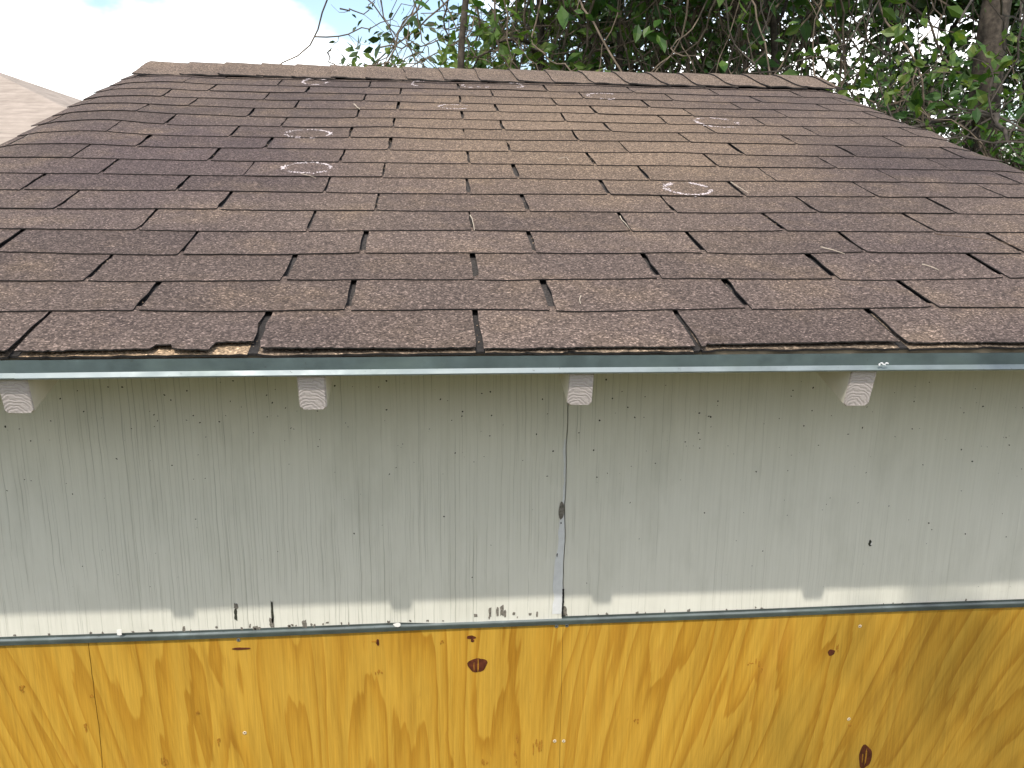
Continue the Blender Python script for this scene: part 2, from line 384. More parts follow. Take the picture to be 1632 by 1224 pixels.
def slab(name, us, prof, v1, nfun, th, mats, parent, jit=0.0012, ny=4, sidej=0.0012, under_drop=0.0):
    """thin sheet: us = columns, prof(u) = lower edge v, v1 = upper v, nfun = height of the top face"""
    nx = len(us); V = []; 
    for j in range(ny+1):
        t = j/ny
        for i, u in enumerate(us):
            v0 = prof(u); v = v0 + (v1-v0)*t
            uu = u
            if i in (0, nx-1) and j < ny: uu = u + random.gauss(0, sidej)
            if j == 0: v += random.gauss(0, jit)
            V.append(roof_pt(uu, v, nfun(uu, v)))
    k = len(V)
    for p in list(V): V.append((p[0], p[1]+th*SN, p[2]-th*CS))
    F, MI = [], []
    for j in range(ny):
        for i in range(nx-1):
            a = j*nx+i; F.append((a, a+1, a+nx+1, a+nx)); MI.append(0)
            F.append((k+a+nx, k+a+nx+1, k+a+1, k+a)); MI.append(1)
    for i in range(nx-1):
        F.append((k+i, k+i+1, i+1, i)); MI.append(1)
        q = ny*nx+i; F.append((q, q+1, k+q+1, k+q)); MI.append(1)
    for j in range(ny):
        q = j*nx; F.append((q, q+nx, k+q+nx, k+q)); MI.append(1)
        q += nx-1; F.append((k+q, k+q+nx, q+nx, q)); MI.append(1)
    return mesh_obj(name, V, F, mats, parent, MI)
def lin(a, b, n): return [a+(b-a)*i/(n-1) for i in range(n)]
# starter course under the first row
cuts = [UL+0.012] + [OFF[0]+k*T+d for k in range(-3, 5) for d in (-0.0065, 0.0065)] + [UR-0.012]
for q in range(len(cuts)-1):
    slab('starter_strip', lin(cuts[q], cuts[q+1]-0.0004, 26 if q % 2 == 0 else 4), lambda u, q=q: (0.003 if q % 2 else 0)-0.0050+0.004*vn2(u*14, 2.2)+0.003*vn(u*50, 9.2)+(0.005 if u > 0.31 else 0), 0.122,
         lambda u, v: -0.0036+0.001*vn(u*9, v*9), 0.0035, [(M_TAN if -0.65 < cuts[q] < -0.35 else M_START) if q % 2 == 0 else M_ASPH, M_ASPH], roofp, 0.0010 if q % 2 == 0 else 0, 2, 0.0)
def eave_prof(u):
    d = -0.003 + 0.006*vn2(u*11+2, 4.4) + 0.004*vn(u*34, 1.5)
    if u > 0.315: d += 0.0075 - 0.002*math.sin(u*9)
    # torn corner and small bite in the second tab from the left
    x0, _ = on_roof(340, 560); x1, _ = on_roof(414, 560)
    if x0 < u < x1: d = 0.016 + 0.006*vn(u*60, 3) if u < x0+0.012 else 0.020+0.005*vn(u*70, 3)
    x0, _ = on_roof(243, 565); x1, _ = on_roof(268, 565)
    if x0 < u < x1: d = 0.0105+0.003*vn(u*90, 7)
    return d
for r in range(18):
    v0 = r*EX; base = OFF[r] + (0.0 if r % 2 == 0 else 0.5*T)
    wob = random.uniform(-.0012, .0012)
    ks = range(-5, 7)
    jl = random.uniform(-.010, .006); jr = random.uniform(-.012, .012)
    for k in ks:
        wd = 1.35 if r < 4 else 1.0
        ga = wd*(0.0016 + 0.0034*random.random()); gb = wd*(0.0016 + 0.0030*random.random())
        a = base + k*T + ga; b = base + (k+1)*T - gb
        a = max(a, UL+jl); b = min(b, UR+jr)
        if b - a < 0.02: continue
        tilt = random.gauss(0, 0.0015); lift = abs(random.gauss(0, 0.0006))
        sag0 = random.gauss(0, 0.0010)
        if r == 0: us = lin(a, b, 64); prof = eave_prof; jit = 0.0008
        else:
            us = lin(a, b, 14); jit = 0.0007
            def prof(u, v0=v0, a=a, b=b, tilt=tilt, wob=wob, r=r):
                s = (u-a)/(b-a)
                c = 0.004*(math.exp(-s*28)*random.random() + math.exp(-(1-s)*28)*random.random())   # worn corners
                return v0 + wob + tilt*(s-0.5)*2 + 0.0035*vn(u*7+r*3.1, r*1.7) + c
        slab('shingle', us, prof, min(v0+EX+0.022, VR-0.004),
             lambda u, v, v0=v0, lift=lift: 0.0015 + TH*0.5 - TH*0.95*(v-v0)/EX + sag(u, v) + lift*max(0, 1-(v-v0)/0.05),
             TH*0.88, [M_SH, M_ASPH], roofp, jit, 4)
# ridge caps: folded pieces, each lapping the one before
vlow = 2.178
cu = UL+0.030; i = 0
CT = 0.0045
while cu < UR:
    L = 0.135 + random.uniform(-.012, .012)
    e = min(cu+L+0.035, UR+0.012)
    lo = vlow + random.uniform(-.006, .006); skew = 0.012 + random.uniform(-.004, .010)
    back = 0.17
    gap = 0.006*random.random()
    V, F, MI = [], [], []
    def cap_pt(u, s, n):                          # s: metres from the crest, negative on the front slope
        nn = n + 0.0035 + 0.012*max(0, 1-abs(s)/0.20) + 0.003*vn(u*4, 3.1)
        rnd = 0.006*math.exp(-(s/0.03)**2)
        x, y, z = roof_pt(u, VR-abs(s), nn - rnd)
        if s > 0: y = 2*VR*CS - y
        return (x, y, z)
    ss = [-(VR-lo), -(VR-lo)*0.75, -(VR-lo)*0.5, -0.06, -0.025, 0.0, 0.03, 0.09, back]
    nu = 7
    for a in range(nu):
        t = a/(nu-1)
        for q, s in enumerate(ss):
            u = cu + (e-cu)*t + (skew*(-s/0.2) if s < 0 else 0)*(0 if (a == 0 and i == 0) else 1 if a == 0 else 0.4) + random.gauss(0, 0.0012)
            n = 0.0065*(1-t) + 0.002 + (0.004*random.random() if q == 0 else 0) - (0.006*max(0, 1+s/0.06) if False else 0)
            V.append(cap_pt(u, s + (random.gauss(0, 0.003) if q == 0 else 0), n))
    ns_ = len(ss); kk = len(V)
    for p in list(V): V.append((p[0], p[1], p[2]-CT))
    for a in range(nu-1):
        for q in range(ns_-1):
            A = a*ns_+q; F.append((A, A+ns_, A+ns_+1, A+1)); MI.append(0)
            F.append((kk+A+1, kk+A+ns_+1, kk+A+ns_, kk+A)); MI.append(1)
    for a in range(nu-1): A = a*ns_; F.append((A, kk+A, kk+A+ns_, A+ns_)); MI.append(1); B = A+ns_-1; F.append((B, B+ns_, kk+B+ns_, kk+B)); MI.append(1)
    for q in range(ns_-1):
        F.append((q, q+1, kk+q+1, kk+q)); MI.append(1); A = (nu-1)*ns_+q; F.append((A, kk+A, kk+A+1, A+1)); MI.append(1)
    mesh_obj('ridge_cap', V, F, [M_CAP, M_ASPH], roofp, MI)
    cu += L; i += 1
# back slope and its plain covering
bs = lambda u, v, n: (u, 2*VR*CS - roof_pt(u, v, n)[1], roof_pt(u, v, n)[2])
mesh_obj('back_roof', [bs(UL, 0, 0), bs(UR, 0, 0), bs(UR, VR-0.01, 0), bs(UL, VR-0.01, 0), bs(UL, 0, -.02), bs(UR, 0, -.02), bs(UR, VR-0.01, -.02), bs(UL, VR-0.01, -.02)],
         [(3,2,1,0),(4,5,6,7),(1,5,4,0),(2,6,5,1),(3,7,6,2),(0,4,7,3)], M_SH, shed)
# rake boards
for xr in (UL+0.034, UR-0.056):
    for sgn in (0, 1):
        q = []
        for n in (-0.021, -0.10):
            for v in (0.03, VR-0.012):
                for x in (xr, xr+0.022):
                    p = roof_pt(x, v, n); q.append((p[0], p[1] if not sgn else 2*VR*CS-p[1], p[2]))
        f = [(0,1,3,2),(4,6,7,5),(0,4,5,1),(2,3,7,6),(0,2,6,4),(1,5,7,3)]
        mesh_obj('rake_board', q, f if not sgn else [t[::-1] for t in f], M_RAF, shed)
# drip edge: folded metal, face, kicked out hem
def extrude_profile(name, prof, xs, mat, parent, wob=0.0, seed=0.0, mi=None):
    V, F, MI = [], [], []; n = len(prof)
    for x in xs:
        dz = wob*vn(x*2.3+seed, 0.7); dy = wob*0.6*vn2(x*3.1+seed, 4.2)
        for (y, z) in prof: V.append((x, y+dy, z+dz))
    for a in range(len(xs)-1):
        for q in range(n):
            q2 = (q+1) % n; F.append((a*n+q, (a+1)*n+q, (a+1)*n+q2, a*n+q2)); MI.append(0 if mi is None else mi[q])
    F.append(tuple(range(n))); MI.append(0); b = (len(xs)-1)*n; F.append(tuple(b+q for q in range(n-1, -1, -1))); MI.append(0)
    return mesh_obj(name, V, F, mat, parent, MI)
z = ZE
for (xa, xb, dy) in ((UL+0.004, on_roof(18, 570)[0]+0.03, 0.0), (on_roof(18, 570)[0], UR-0.004, -0.0016)):
    pr = [(0.012+dy, z-0.0125), (-0.0045+dy, z-0.0100), (-0.0058+dy, z-0.0265), (-0.0098+dy, z-0.0325), (-0.0090+dy, z-0.0345), (-0.0045+dy, z-0.0290), (-0.0030+dy, z-0.0160), (0.012+dy, z-0.0160)]
    d = extrude_profile('drip_edge', pr[::-1], lin(xa, xb, 60), [M_DRIP, M_LIP], shed, 0.0034, 0.0, [0, 0, 0, 1, 1, 0, 0, 0][::-1])
# rafter tails, square cut, every end a little different
for (pa, pb, pyb) in ((8, 56, 660), (478, 522, 654), (904, 943, 647), (1344, 1384, 648)):
    xa = atY(pa, pyb, 0.012)[0]; xb = atY(pb, pyb, 0.012)[0]; zb = atY((pa+pb)/2, pyb, 0.012)[2]
    nb = (zb-ZE)*CS - 0.012*SN                     # underside, measured across the slope
    nt_ = -0.0205; v_end = 0.012*CS + (zb-ZE)*SN
    V, F, MI = [], [], []
    ch = 0.003
    ring = [(xa+ch, nt_), (xb-ch, nt_), (xb, nt_-ch), (xb, nb+ch*1.5), (xb-ch*1.5, nb), (xa+ch*1.5, nb), (xa, nb+ch*1.5), (xa, nt_-ch)]
    for v in (v_end, v_end+0.0025):
        for (x, n) in ring:
            sx_ = (x-(xa+xb)/2)*(0.94 if v == v_end else 1.0)+(xa+xb)/2
            V.append(roof_pt(sx_ + random.gauss(0, .0004), v + random.gauss(0, .0004), n*(1.0) + (0.0015 if v == v_end and n < -0.05 else 0)))
    for (x, n) in ring:
        p = roof_pt(x, 0, n); zz = p[2] + (WY-0.002-p[1])*math.tan(SL); V.append((x, WY-0.002, zz))
    F.append(tuple(range(8))); MI.append(1)
    for k in (0, 1):
        for q in range(8): q2 = (q+1) % 8; F.append((k*8+q2, k*8+q, (k+1)*8+q, (k+1)*8+q2)); MI.append(1 if k == 0 else 0)
    F.append(tuple(16+q for q in range(7, -1, -1))); MI.append(0)
    mesh_obj('rafter', V, F, [M_RAF, M_END], shed, MI)

# --- walls
ZF0, ZF1 = ZE-0.5735, ZE-0.5815                      # top and bottom of the flashing face
ztop = ZE + (WY*math.tan(SL)) - 0.022
def joint(zz): return 0.0022*vn(zz*17+4, 2.0) + 0.0016*vn2(zz*46, 1.0)
def sheet(name, xa, xb, z0, z1, mat, parent, ja=False, jb=False, y0=WY, th=0.012, nz=70, jf=joint, gap=0.0012):
    V, F = [], []
    zs = lin(z0, z1, nz)
    for yy in (y0, y0+th):
        for zz in zs:
            V.append((xa + (jf(zz)+gap if ja else 0), yy, zz)); V.append((xb + (jf(zz)-gap if jb else 0), yy, zz))
    n = 2*nz
    for i in range(nz-1):
        a = 2*i; F += [(a, a+1, a+3, a+2), (n+a, n+a+2, n+a+3, n+a+1), (a, a+2, n+a+2, n+a), (a+1, n+a+1, n+a+3, a+3)]
    F += [(0, n, n+1, 1), (n-2, n-1, 2*n-1, 2*n-2)]
    return mesh_obj(name, V, F, mat, parent)
def jup(zz): 
    g = 0.0
    return joint(zz)
sl = sheet('siding_panel', XL, XS, ZF0-0.004, ztop, M_SID, shed, jb=True, gap=0.0009)
sr = sheet('siding_panel', XS, XR, ZF0-0.004, ztop, M_SID, shed, ja=True, y0=WY+0.0015, gap=0.0009)
sl['label'] = 'left siding sheet, thickly checked pale paint'; sr['label'] = 'right siding sheet, smoother pale paint'
xcr = atY(143, 1030, WY)[0]
jcr = lambda zz: 0.004*vn(zz*13+1, 6.0) + 0.0012*vn2(zz*60, 3.0)
pA = sheet('plywood_panel', XL, xcr, 0.12, ZF1+0.008, M_PLY, shed, jb=True, y0=WY-0.001, jf=jcr, gap=0.0006, nz=120)
pB = sheet('plywood_panel', xcr, XS+0.001, 0.12, ZF1+0.008, M_PLY, shed, ja=True, y0=WY-0.001, jf=lambda z_: jcr(z_), gap=0.0006, nz=120)
pC = sheet('plywood_panel', XS+0.0016, XR, 0.12, ZF1+0.008, M_PLY, shed, y0=WY-0.0014)
box('stud', (XS-0.04, XS+0.04, WY+0.0145, WY+0.10, 0.1, ztop-0.05), M_BLACK, shed)
box('stud', (xcr-0.04, xcr+0.04, WY+0.0145, WY+0.10, 0.1, ztop-0.05), M_BLACK, shed)
# side and back walls
zr = lambda y: ZE + y*math.tan(SL) - 0.03
for xw in (XL+0.001, XR-0.013):
    ym = VR*CS
    V = [(xw, WY+0.0125, 0.12), (xw, YB, 0.12), (xw, YB, zr(WY)), (xw, ym, zr(ym)), (xw, WY+0.0125, zr(WY))]
    V += [(x+0.012, y, q) for x, y, q in V]
    mesh_obj('side_wall', V, [(4,3,2,1,0),(5,6,7,8,9),(0,1,6,5),(1,2,7,6),(2,3,8,7),(3,4,9,8),(4,0,5,9)], M_SID, shed)
box('back_wall', (XL, XR, YB, YB+0.012, 0.12, ztop), M_SID, shed)
box('footing', (XL-0.01, XR+0.01, WY+0.01, YB+0.01, -0.02, 0.118), plain('concrete', (0.32, 0.31, 0.29), 0.95, 0.2, 12), shed)
# z flashing
pr = [(WY+0.0008, ZF0+0.006), (WY-0.0006, ZF0+0.0018), (WY-0.0060, ZF0+0.0006), (WY-0.0066, ZF0-0.0010), (WY-0.0062, ZF1), (WY-0.0040, ZF1), (WY-0.0040, ZF0-0.002), (WY+0.0008, ZF0+0.002)]
pr = [(max(y, WY-0.0135) if y < WY else WY-0.0004, z) for y, z in pr]
fl = extrude_profile('flashing', pr[::-1], lin(XL-0.004, XR+0.004, 140), [M_ZF, M_LIP], shed, 0.0034, 3.0, [0, 0, 1, 0, 0, 0, 0, 0][::-1])
# patches on the wall: small thin pieces on the surface
def blob(name, px, py, wpx, hpx, mat, parent, Y=WY-0.0006, th=0.0008, n=14, rough=0.25, box_=False):
    c = atY(px, py, Y); sx_ = abs(atY(px+wpx/2, py, Y)[0]-c[0]); sz = abs(atY(px, py+hpx/2, Y)[2]-c[2])
    ring = []; ph = [random.uniform(0, 6.28) for _ in range(4)]
    for i in range(n):
        a = 2*math.pi*i/n; q = 1 + rough*(0.55*math.sin(2*a+ph[0])+0.4*math.sin(3*a+ph[1])+0.3*math.sin(5*a+ph[2])+0.15*random.uniform(-1, 1))
        ca, sa = math.cos(a), math.sin(a)
        if box_: mxx = max(abs(ca), abs(sa)); ca, sa = ca/mxx, sa/mxx; q = 1+rough*0.6*random.uniform(-1, 0.4)
        ring.append((c[0]+sx_*ca*q, c[2]+sz*sa*q))
    V = [(x, Y, zz) for x, zz in ring] + [(x, Y+th, zz) for x, zz in ring]
    F = [tuple(range(n))] + [(i, n+i, n+(i+1) % n, (i+1) % n) for i in range(n)]
    return mesh_obj(name, V, F, mat, parent)
for (px, py, wp, hp) in ((376, 966, 7, 10), (375.5, 980, 5, 20), (434, 975, 4, 34), (433, 992, 8, 16), (485, 994, 8, 13), (293, 1003, 5, 9), (407, 1001, 9, 6),
                         (781, 976, 5, 14), (793, 975, 5, 15), (800, 973, 6, 18), (805, 978, 4, 12), (856, 979, 3, 9), (758, 981, 6, 5), (819, 978, 5, 5), (845, 979, 5, 4),
                         (276, 1008, 5, 5), (1273, 974, 5, 8), (1246, 977, 4, 5), (1168, 978, 3, 5), (900, 975, 7, 18), (345, 1000, 4, 4), (461, 998, 5, 4), (385, 1002, 4, 5)):
    par = sl if px < 897 else sr
    blob('bare_patch', px, py, wp, hp, M_BARE if hp < 19 else M_DIRT, par, Y=WY-0.0007 if px < 897 else WY+0.0008, rough=0.5, box_=True)
for k in range(46):                                # small chips all along the flashing
    px = random.uniform(5, 1625); py = 1016-0.0345*px + random.uniform(-7, -2) - (6 if px > 500 else 0)*0.3
    blob('bare_patch', px, py+2.5, random.uniform(2, 5), random.uniform(2, 7), M_BARE, sl if px < 897 else sr, Y=WY-0.0007 if px < 897 else WY+0.0008, n=7, rough=0.5)
blob('paint_flake', 190, 1008, 8, 9, M_FLAKE, sl, Y=WY-0.010, box_=True, n=8)
blob('paint_flake', 633, 996, 13, 6, M_FLAKE, shed, Y=WY-0.0085, n=9)
for q in range(4): blob('paint_flake', 1402+q*4, 581-q % 2*2, 4, 3, M_CAULK, shed, Y=-0.014-0.0004*q, th=0.0012, n=9, rough=0.6)
blob('bare_patch', 895, 814, 9, 28, M_BARE, sl, Y=WY-0.0016, rough=0.12)
blob('nail_hole', 890, 886, 6, 9, M_DIRT, sl, rough=0.4); blob('nail_hole', 1387, 866, 6, 9, M_DIRT, sr, Y=WY+0.0008, rough=0.3)
blob('paint_flake', 1389, 867, 3, 4, M_FLAKE, sr, Y=WY+0.0002, n=7)
# caulk smear along the joint, left of it, and the open slot at its foot
V, F = [], []
zs = lin(ZF0+0.012, atY(900, 700, WY)[2], 60)
for zz in zs:
    wl = 0.015*(0.5+0.9*(vn(zz*9, 8.2)+0.5)+0.5*vn2(zz*70, 1.2)); wr = 0.0035*(0.3+1.2*(vn2(zz*14, 3.1)+0.5))
    t = (zz-zs[0])/(zs[-1]-zs[0]); wl *= (1-0.6*t)
    V += [(XS+joint(zz)-wl, WY-0.0004, zz), (XS+joint(zz)-wl*0.4, WY-0.0011, zz), (XS+joint(zz)-0.0010, WY-0.0011, zz)]
for i in range(len(zs)-1):
    for q in (0, 1): a = 3*i+q; F.append((a, a+1, a+4, a+3))
mesh_obj('caulk_bead', V, F, M_CAULK, sl)
zs = lin(ZF0+0.006, atY(897, 938, WY)[2], 14)
V, F = [], []
for zz in zs: V += [(XS+joint(zz)-0.0022+random.gauss(0, .0002), WY-0.0016, zz), (XS+joint(zz)+0.0014+random.gauss(0, .0003), WY-0.0016, zz)]
F = [(2*i, 2*i+1, 2*i+3, 2*i+2) for i in range(len(zs)-1)]
mesh_obj('joint_gap', V, F, M_BLACK, sl)
# dirt specks: too many and too small to pick apart
V, F = [], []
for k in range(260):
    px = random.uniform(0, 1632); py = 605 + 330*min(1, abs(random.gauss(0, 0.42)))
    c = atY(px, py, WY-0.0009); s = random.uniform(0.0006, 0.0022)*(1.0 if py < 860 else 0.7); a = random.uniform(0, 3.14); el = random.uniform(0.35, 0.9)
    b = len(V)
    for i in range(6):
        t = i*math.pi/3; x_, z_ = s*math.cos(t)*random.uniform(.7, 1.2), s*el*math.sin(t)*random.uniform(.7, 1.2)
        V.append((c[0]+x_*math.cos(a)-z_*math.sin(a), WY-0.0009, c[2]+x_*math.sin(a)+z_*math.cos(a)))
    F.append(tuple(range(b, b+6)))
tag(mesh_obj('dirt_specks', V, F, M_DIRT, shed), kind='stuff')
# plywood knots, splits, screws
for (px, py, wp, hp, mt) in ((761, 1060, 28, 24, 0), (751, 1016, 14, 6, 0), (753, 1021, 6, 5, 0), (602, 1024, 5, 10, 0), (597, 1022, 9, 4, 1), (1325, 1040, 12, 9, 0),
                             (1334, 1033, 5, 12, 1), (1211, 1058, 13, 18, 1), (1196, 1058, 13, 4, 1), (1379, 1206, 22, 34, 0), (1357, 1156, 16, 5, 1), (1014, 1149, 10, 9, 1),
                             (704, 1024, 10, 6, 1), (384, 1034, 28, 4, 0), (35, 1098, 16, 12, 1), (601, 1072, 12, 10, 1), (824, 1176, 6, 14, 1), (822, 1206, 6, 18, 1),
                             (771, 1216, 12, 12, 1), (315, 1138, 9, 8, 1), (263, 1215, 10, 16, 1), (855, 1186, 14, 30, 1), (134, 1160, 20, 15, 1), (349, 1183, 8, 14, 1), (146, 1111, 9, 7, 1)):
    par = pA if px < 150 else pB if px < 895 else pC
    if mt == 0:
        blob('knot', px, py, wp, hp, M_KNOT, par, Y=WY-0.0019, th=0.0006, rough=0.17, n=26)
        if hp > 20:
            blob('knot_fibre', px+1, py, 2.2, hp*0.85, M_KNOT2, par, Y=WY-0.0021, th=0.0002, rough=0.3, n=12)
            blob('knot_fibre', px-wp*0.2, py+2, 1.3, hp*0.5, M_KNOT2, par, Y=WY-0.0021, th=0.0002, rough=0.3, n=12)
    else:                                          # a scatter of narrow torn fibres
        for q in range(5): blob('knot', px+random.gauss(0, wp*.22), py+random.gauss(0, hp*.22), random.uniform(1.2, 3.2), hp*random.uniform(.25, .7), M_KNOT2, par, Y=WY-0.0019-q*0.00004, th=0.0006, rough=0.35, n=9)
def screw(px, py, hole, par):
    c = atY(px, py, WY-0.002); V = []; r = 0.0036
    for k, (rr, yy) in enumerate(((r, WY-0.0021), (r*0.55, WY-0.0028), (r*0.45, WY-0.0016))):
        for i in range(10): a = i*math.pi/5; V.append((c[0]+rr*math.cos(a)*(1+random.uniform(-.15, .15)*(hole)), yy, c[2]+rr*math.sin(a)))
    F = [(k*10+i, k*10+(i+1) % 10, (k+1)*10+(i+1) % 10, (k+1)*10+i) for k in (0, 1) for i in range(10)] + [tuple(range(20, 30))]
    mi = [0]*20+[1]
    mesh_obj('screw', V, F, [M_HOLE if hole else M_SCREW, M_DIRT], par, mi)
for px, py, h in ((380, 1020, 0), (390, 1168, 1), (887, 998, 0), (903.5, 997, 0), (884, 1181, 1), (898.5, 1181, 1), (1370.5, 998, 1), (1353, 1146, 1)):
    screw(px, py, h, pB if px < 895 else pC)

# --- chalk rings and marks drawn on the shingles by a roof inspection
def chalk(px, py, rx, ry, a0, a1, dens=1.0):
    c = on_roof(px, py); ru = abs(on_roof(px+rx, py)[0]-c[0]); rv = abs(on_roof(px, py-ry)[1]-on_roof(px, py+ry)[1])/2
    V, F = [], []
    n = int(290*dens*(a1-a0)/6.28*max(0.5, (ru+rv)/0.09))
    for i in range(n):
        t = a0+(a1-a0)*random.random(); 
        if vn(t*2.2+px, 3.3) < -0.30+0.2*random.random(): continue
        q = 1+0.10*vn(t*1.3, px)+random.gauss(0, 0.055); u = c[0]+ru*q*math.cos(t); v = c[1]+rv*q*math.sin(t)
        s = random.choice((0.0008, 0.0010, 0.0013, 0.0017, 0.0024))*(1+0.18*v); b = len(V); a = random.uniform(0, 1.5)
        for k in range(4):
            uu = u+s*math.cos(a+k*1.57)*random.uniform(.5, 1.2); vv = v+1.5*s*math.sin(a+k*1.57)*random.uniform(.5, 1.2)
            V.append(roof_pt(uu, vv, top_n(u, v)+0.0014))
        F.append((b, b+1, b+2, b+3))
    tag(mesh_obj('chalk_mark', V, F, M_CHALK, roofp), kind='stuff')
for args in ((490, 268, 38, 8.5, 0, 6.28), (491, 214, 36, 7, 0, 6.28, .7), (502, 132, 20, 4.5, 0, 6.28), (1096, 300, 35, 10, 0.3, 6.1), (1142, 195, 32, 7, 0, 6.28, .8),
             (724, 172, 24, 4, 0.5, 5.6, .5), (963, 154, 26, 4.5, 0.8, 5.2, .6), (672, 135, 16, 4, 1.6, 4.4, .6), (690, 132, 16, 1.2, 0, 3.1, .4), (750, 138, 13, 3.4, 2.6, 4.9, .6), (770, 140, 10, 1.5, 3.4, 6.1, .5), (818, 138, 16, 3.4, -1.3, 1.9, .7)):
    chalk(*args)

# ------------------------------------------------------------------ litter on the roof
def straw(name, label, cat, pts, r, mat, lift=0.004):
    P3 = []
    for (px, py) in pts: u, v = on_roof(px, py); P3.append(np.array(roof_pt(u, v, top_n(u, v)+lift+r)))
    # smooth the polyline
    q = []
    for i in range(len(P3)-1):
        for t in (0, .5): q.append(P3[i]*(1-t)+P3[i+1]*t + np.array([random.gauss(0, r*.5), 0, 0]))
    q.append(P3[-1]); V, F = [], []
    tube(V, F, q, [0.75*r*(1-0.5*i/(len(q)-1)) for i in range(len(q))], 6)
    tag(mesh_obj(name, V, F, mat), label, cat, 'dry litter lying on the roof')
straw('dry_stalk', 'pale dry stalk lying across a slot on the right of the roof', 'stalk', [(1306, 401), (1325, 406), (1345, 411)], 0.0014, M_STRAW)
straw('dry_stalk', 'short pale stalk on a tan shingle near the right edge of the roof', 'stalk', [(1468, 428), (1482, 432), (1494, 438)], 0.0013, M_STRAW)
straw('dry_stalk', 'tiny white curl of straw on the second row of shingles', 'stalk', [(925, 477), (923, 483), (925, 490)], 0.0012, M_STRAW)
straw('dry_twig', 'long thin brown twig lying across shingles at the right edge of the roof', 'twig', [(1487, 379), (1540, 385), (1590, 391), (1630, 404)], 0.0010, M_BRTW)
straw('dry_stalk', 'pale straw tip beside the chalk ring on the right of the roof', 'stalk', [(1165, 292), (1178, 301), (1192, 311)], 0.0012, M_STRAW)
straw('dry_stalk', 'thin straw lying below the chalk ring on the left of the roof', 'stalk', [(480, 281), (495, 283), (503, 286)], 0.0010, M_STRAW)
straw('dry_stalk', 'white straw caught in a slot near the middle of the roof', 'stalk', [(750, 345), (754, 358), (756, 370)], 0.0014, M_STRAW, 0.001)
straw('dry_stalk', 'forked pale straw caught in a slot right of the middle', 'stalk', [(988, 346), (996, 358), (1003, 368)], 0.0013, M_STRAW, 0.001)
straw('dry_stalk', 'pale straw poking from a slot high on the roof', 'stalk', [(564, 171), (570, 176), (573, 179)], 0.0022, M_STRAW)
straw('dry_stalk', 'straw wisp on the tan shingles right of centre', 'stalk', [(890, 258), (902, 255), (906, 260)], 0.0012, M_STRAW)
# crumbs packed into the slots: nobody could count them
V, F = [], []
for k in range(900):
    r = random.randint(0, 10); kk = random.randint(-4, 5); base = OFF[r]+(0.0 if r % 2 == 0 else 0.5*T)
    u = base+kk*T+random.gauss(0, .0022); v = r*EX+random.uniform(0.002, .12)
    if not (UL < u < UR) or vn(kk*3.1+r*1.7, v*15) < 0.02: continue
    c = np.array(roof_pt(u, v, -0.0030+sag(u, v))); s = random.uniform(.0008, .0026); b = len(V)
    for d in ((1,0,0),(0,1,0),(-1,0,0),(0,-1,0),(0,0,1)): V.append(tuple(c+s*np.array(d)*np.array([random.uniform(.5,1.4) for _ in range(3)])))
    F += [(b,b+1,b+4),(b+1,b+2,b+4),(b+2,b+3,b+4),(b+3,b,b+4)]
tag(mesh_obj('slot_crumbs', V, F, M_START), 'granule crumbs and dirt packed in the shingle slots', 'debris', kind='stuff')

# ------------------------------------------------------------------ neighbouring house
def house(name, label, wx0, wx1, wy0, wy1, ez, rise, wy_win, wins, g=None):
    root = empty(name, ((wx0+wx1)/2, (wy0+wy1)/2, 0), label, 'house')
    x0, x1, y0, y1 = wx0-0.45, wx1+0.45, wy0-0.45, wy1+0.45; ym = (y0+y1)/2; hd = ym-y0; rz = ez+rise*hd
    V = [(x0, y0, ez), (x1, y0, ez), (x1, y1, ez), (x0, y1, ez), (x0+hd, ym, rz), (x1-hd, ym, rz)]
    V += [(x, y, ez-0.16) for x, y, _ in V[:4]]
    mesh_obj('roof', V, [(0,1,5,4),(1,2,5),(2,3,4,5),(3,0,4),(6,7,1,0),(7,8,2,1),(8,9,3,2),(9,6,0,3),(9,8,7,6)], M_FROOF, root)
    box('wall', (wx0, wx1, wy0, wy1, 0, ez-0.165), M_FWALL, root)
    sg = -1 if wy_win == wy0 else 1
    for wx in wins:
        ya, yb = sorted((wy_win+sg*0.001, wy_win+sg*0.04)); wn = box('window', (wx-0.55, wx+0.55, ya, yb, 0.95, 2.05), M_TRIM, root)
        ya, yb = sorted((wy_win+sg*0.041, wy_win+sg*0.052))
        for k in (0, 1): box('pane', (wx-0.48+k*0.5, wx-0.02+k*0.5, ya, yb, 1.02, 1.98), M_GLASS, wn)
    return root
hp1 = atY(113, 169, 15.0); hp0 = atY(-60, 103, 15.0)
slope = (hp0[2]-hp1[2])/(hp1[0]-hp0[0]); ex = hp1[0] + (hp1[2]-2.45)/slope
house('neighbour_house', 'neighbouring house with sunbleached tan hipped roof beyond the left end of the shed', ex-11.0, ex-0.45, 12.4, 20.6, 2.45, slope, 12.4, (ex-2.6, ex-5.8, ex-9.0))
house('sky_blocker_house', 'added brick house, unseen behind the viewpoint, blocking low sky from the shed wall', -8.5, 8.0, -17.0, -5.6, 2.7, 0.38, -5.6, (-6.0, -2.0, 3.0, 6.0))  # assumed house, added to cut low sky light so the wall darkens below the eave

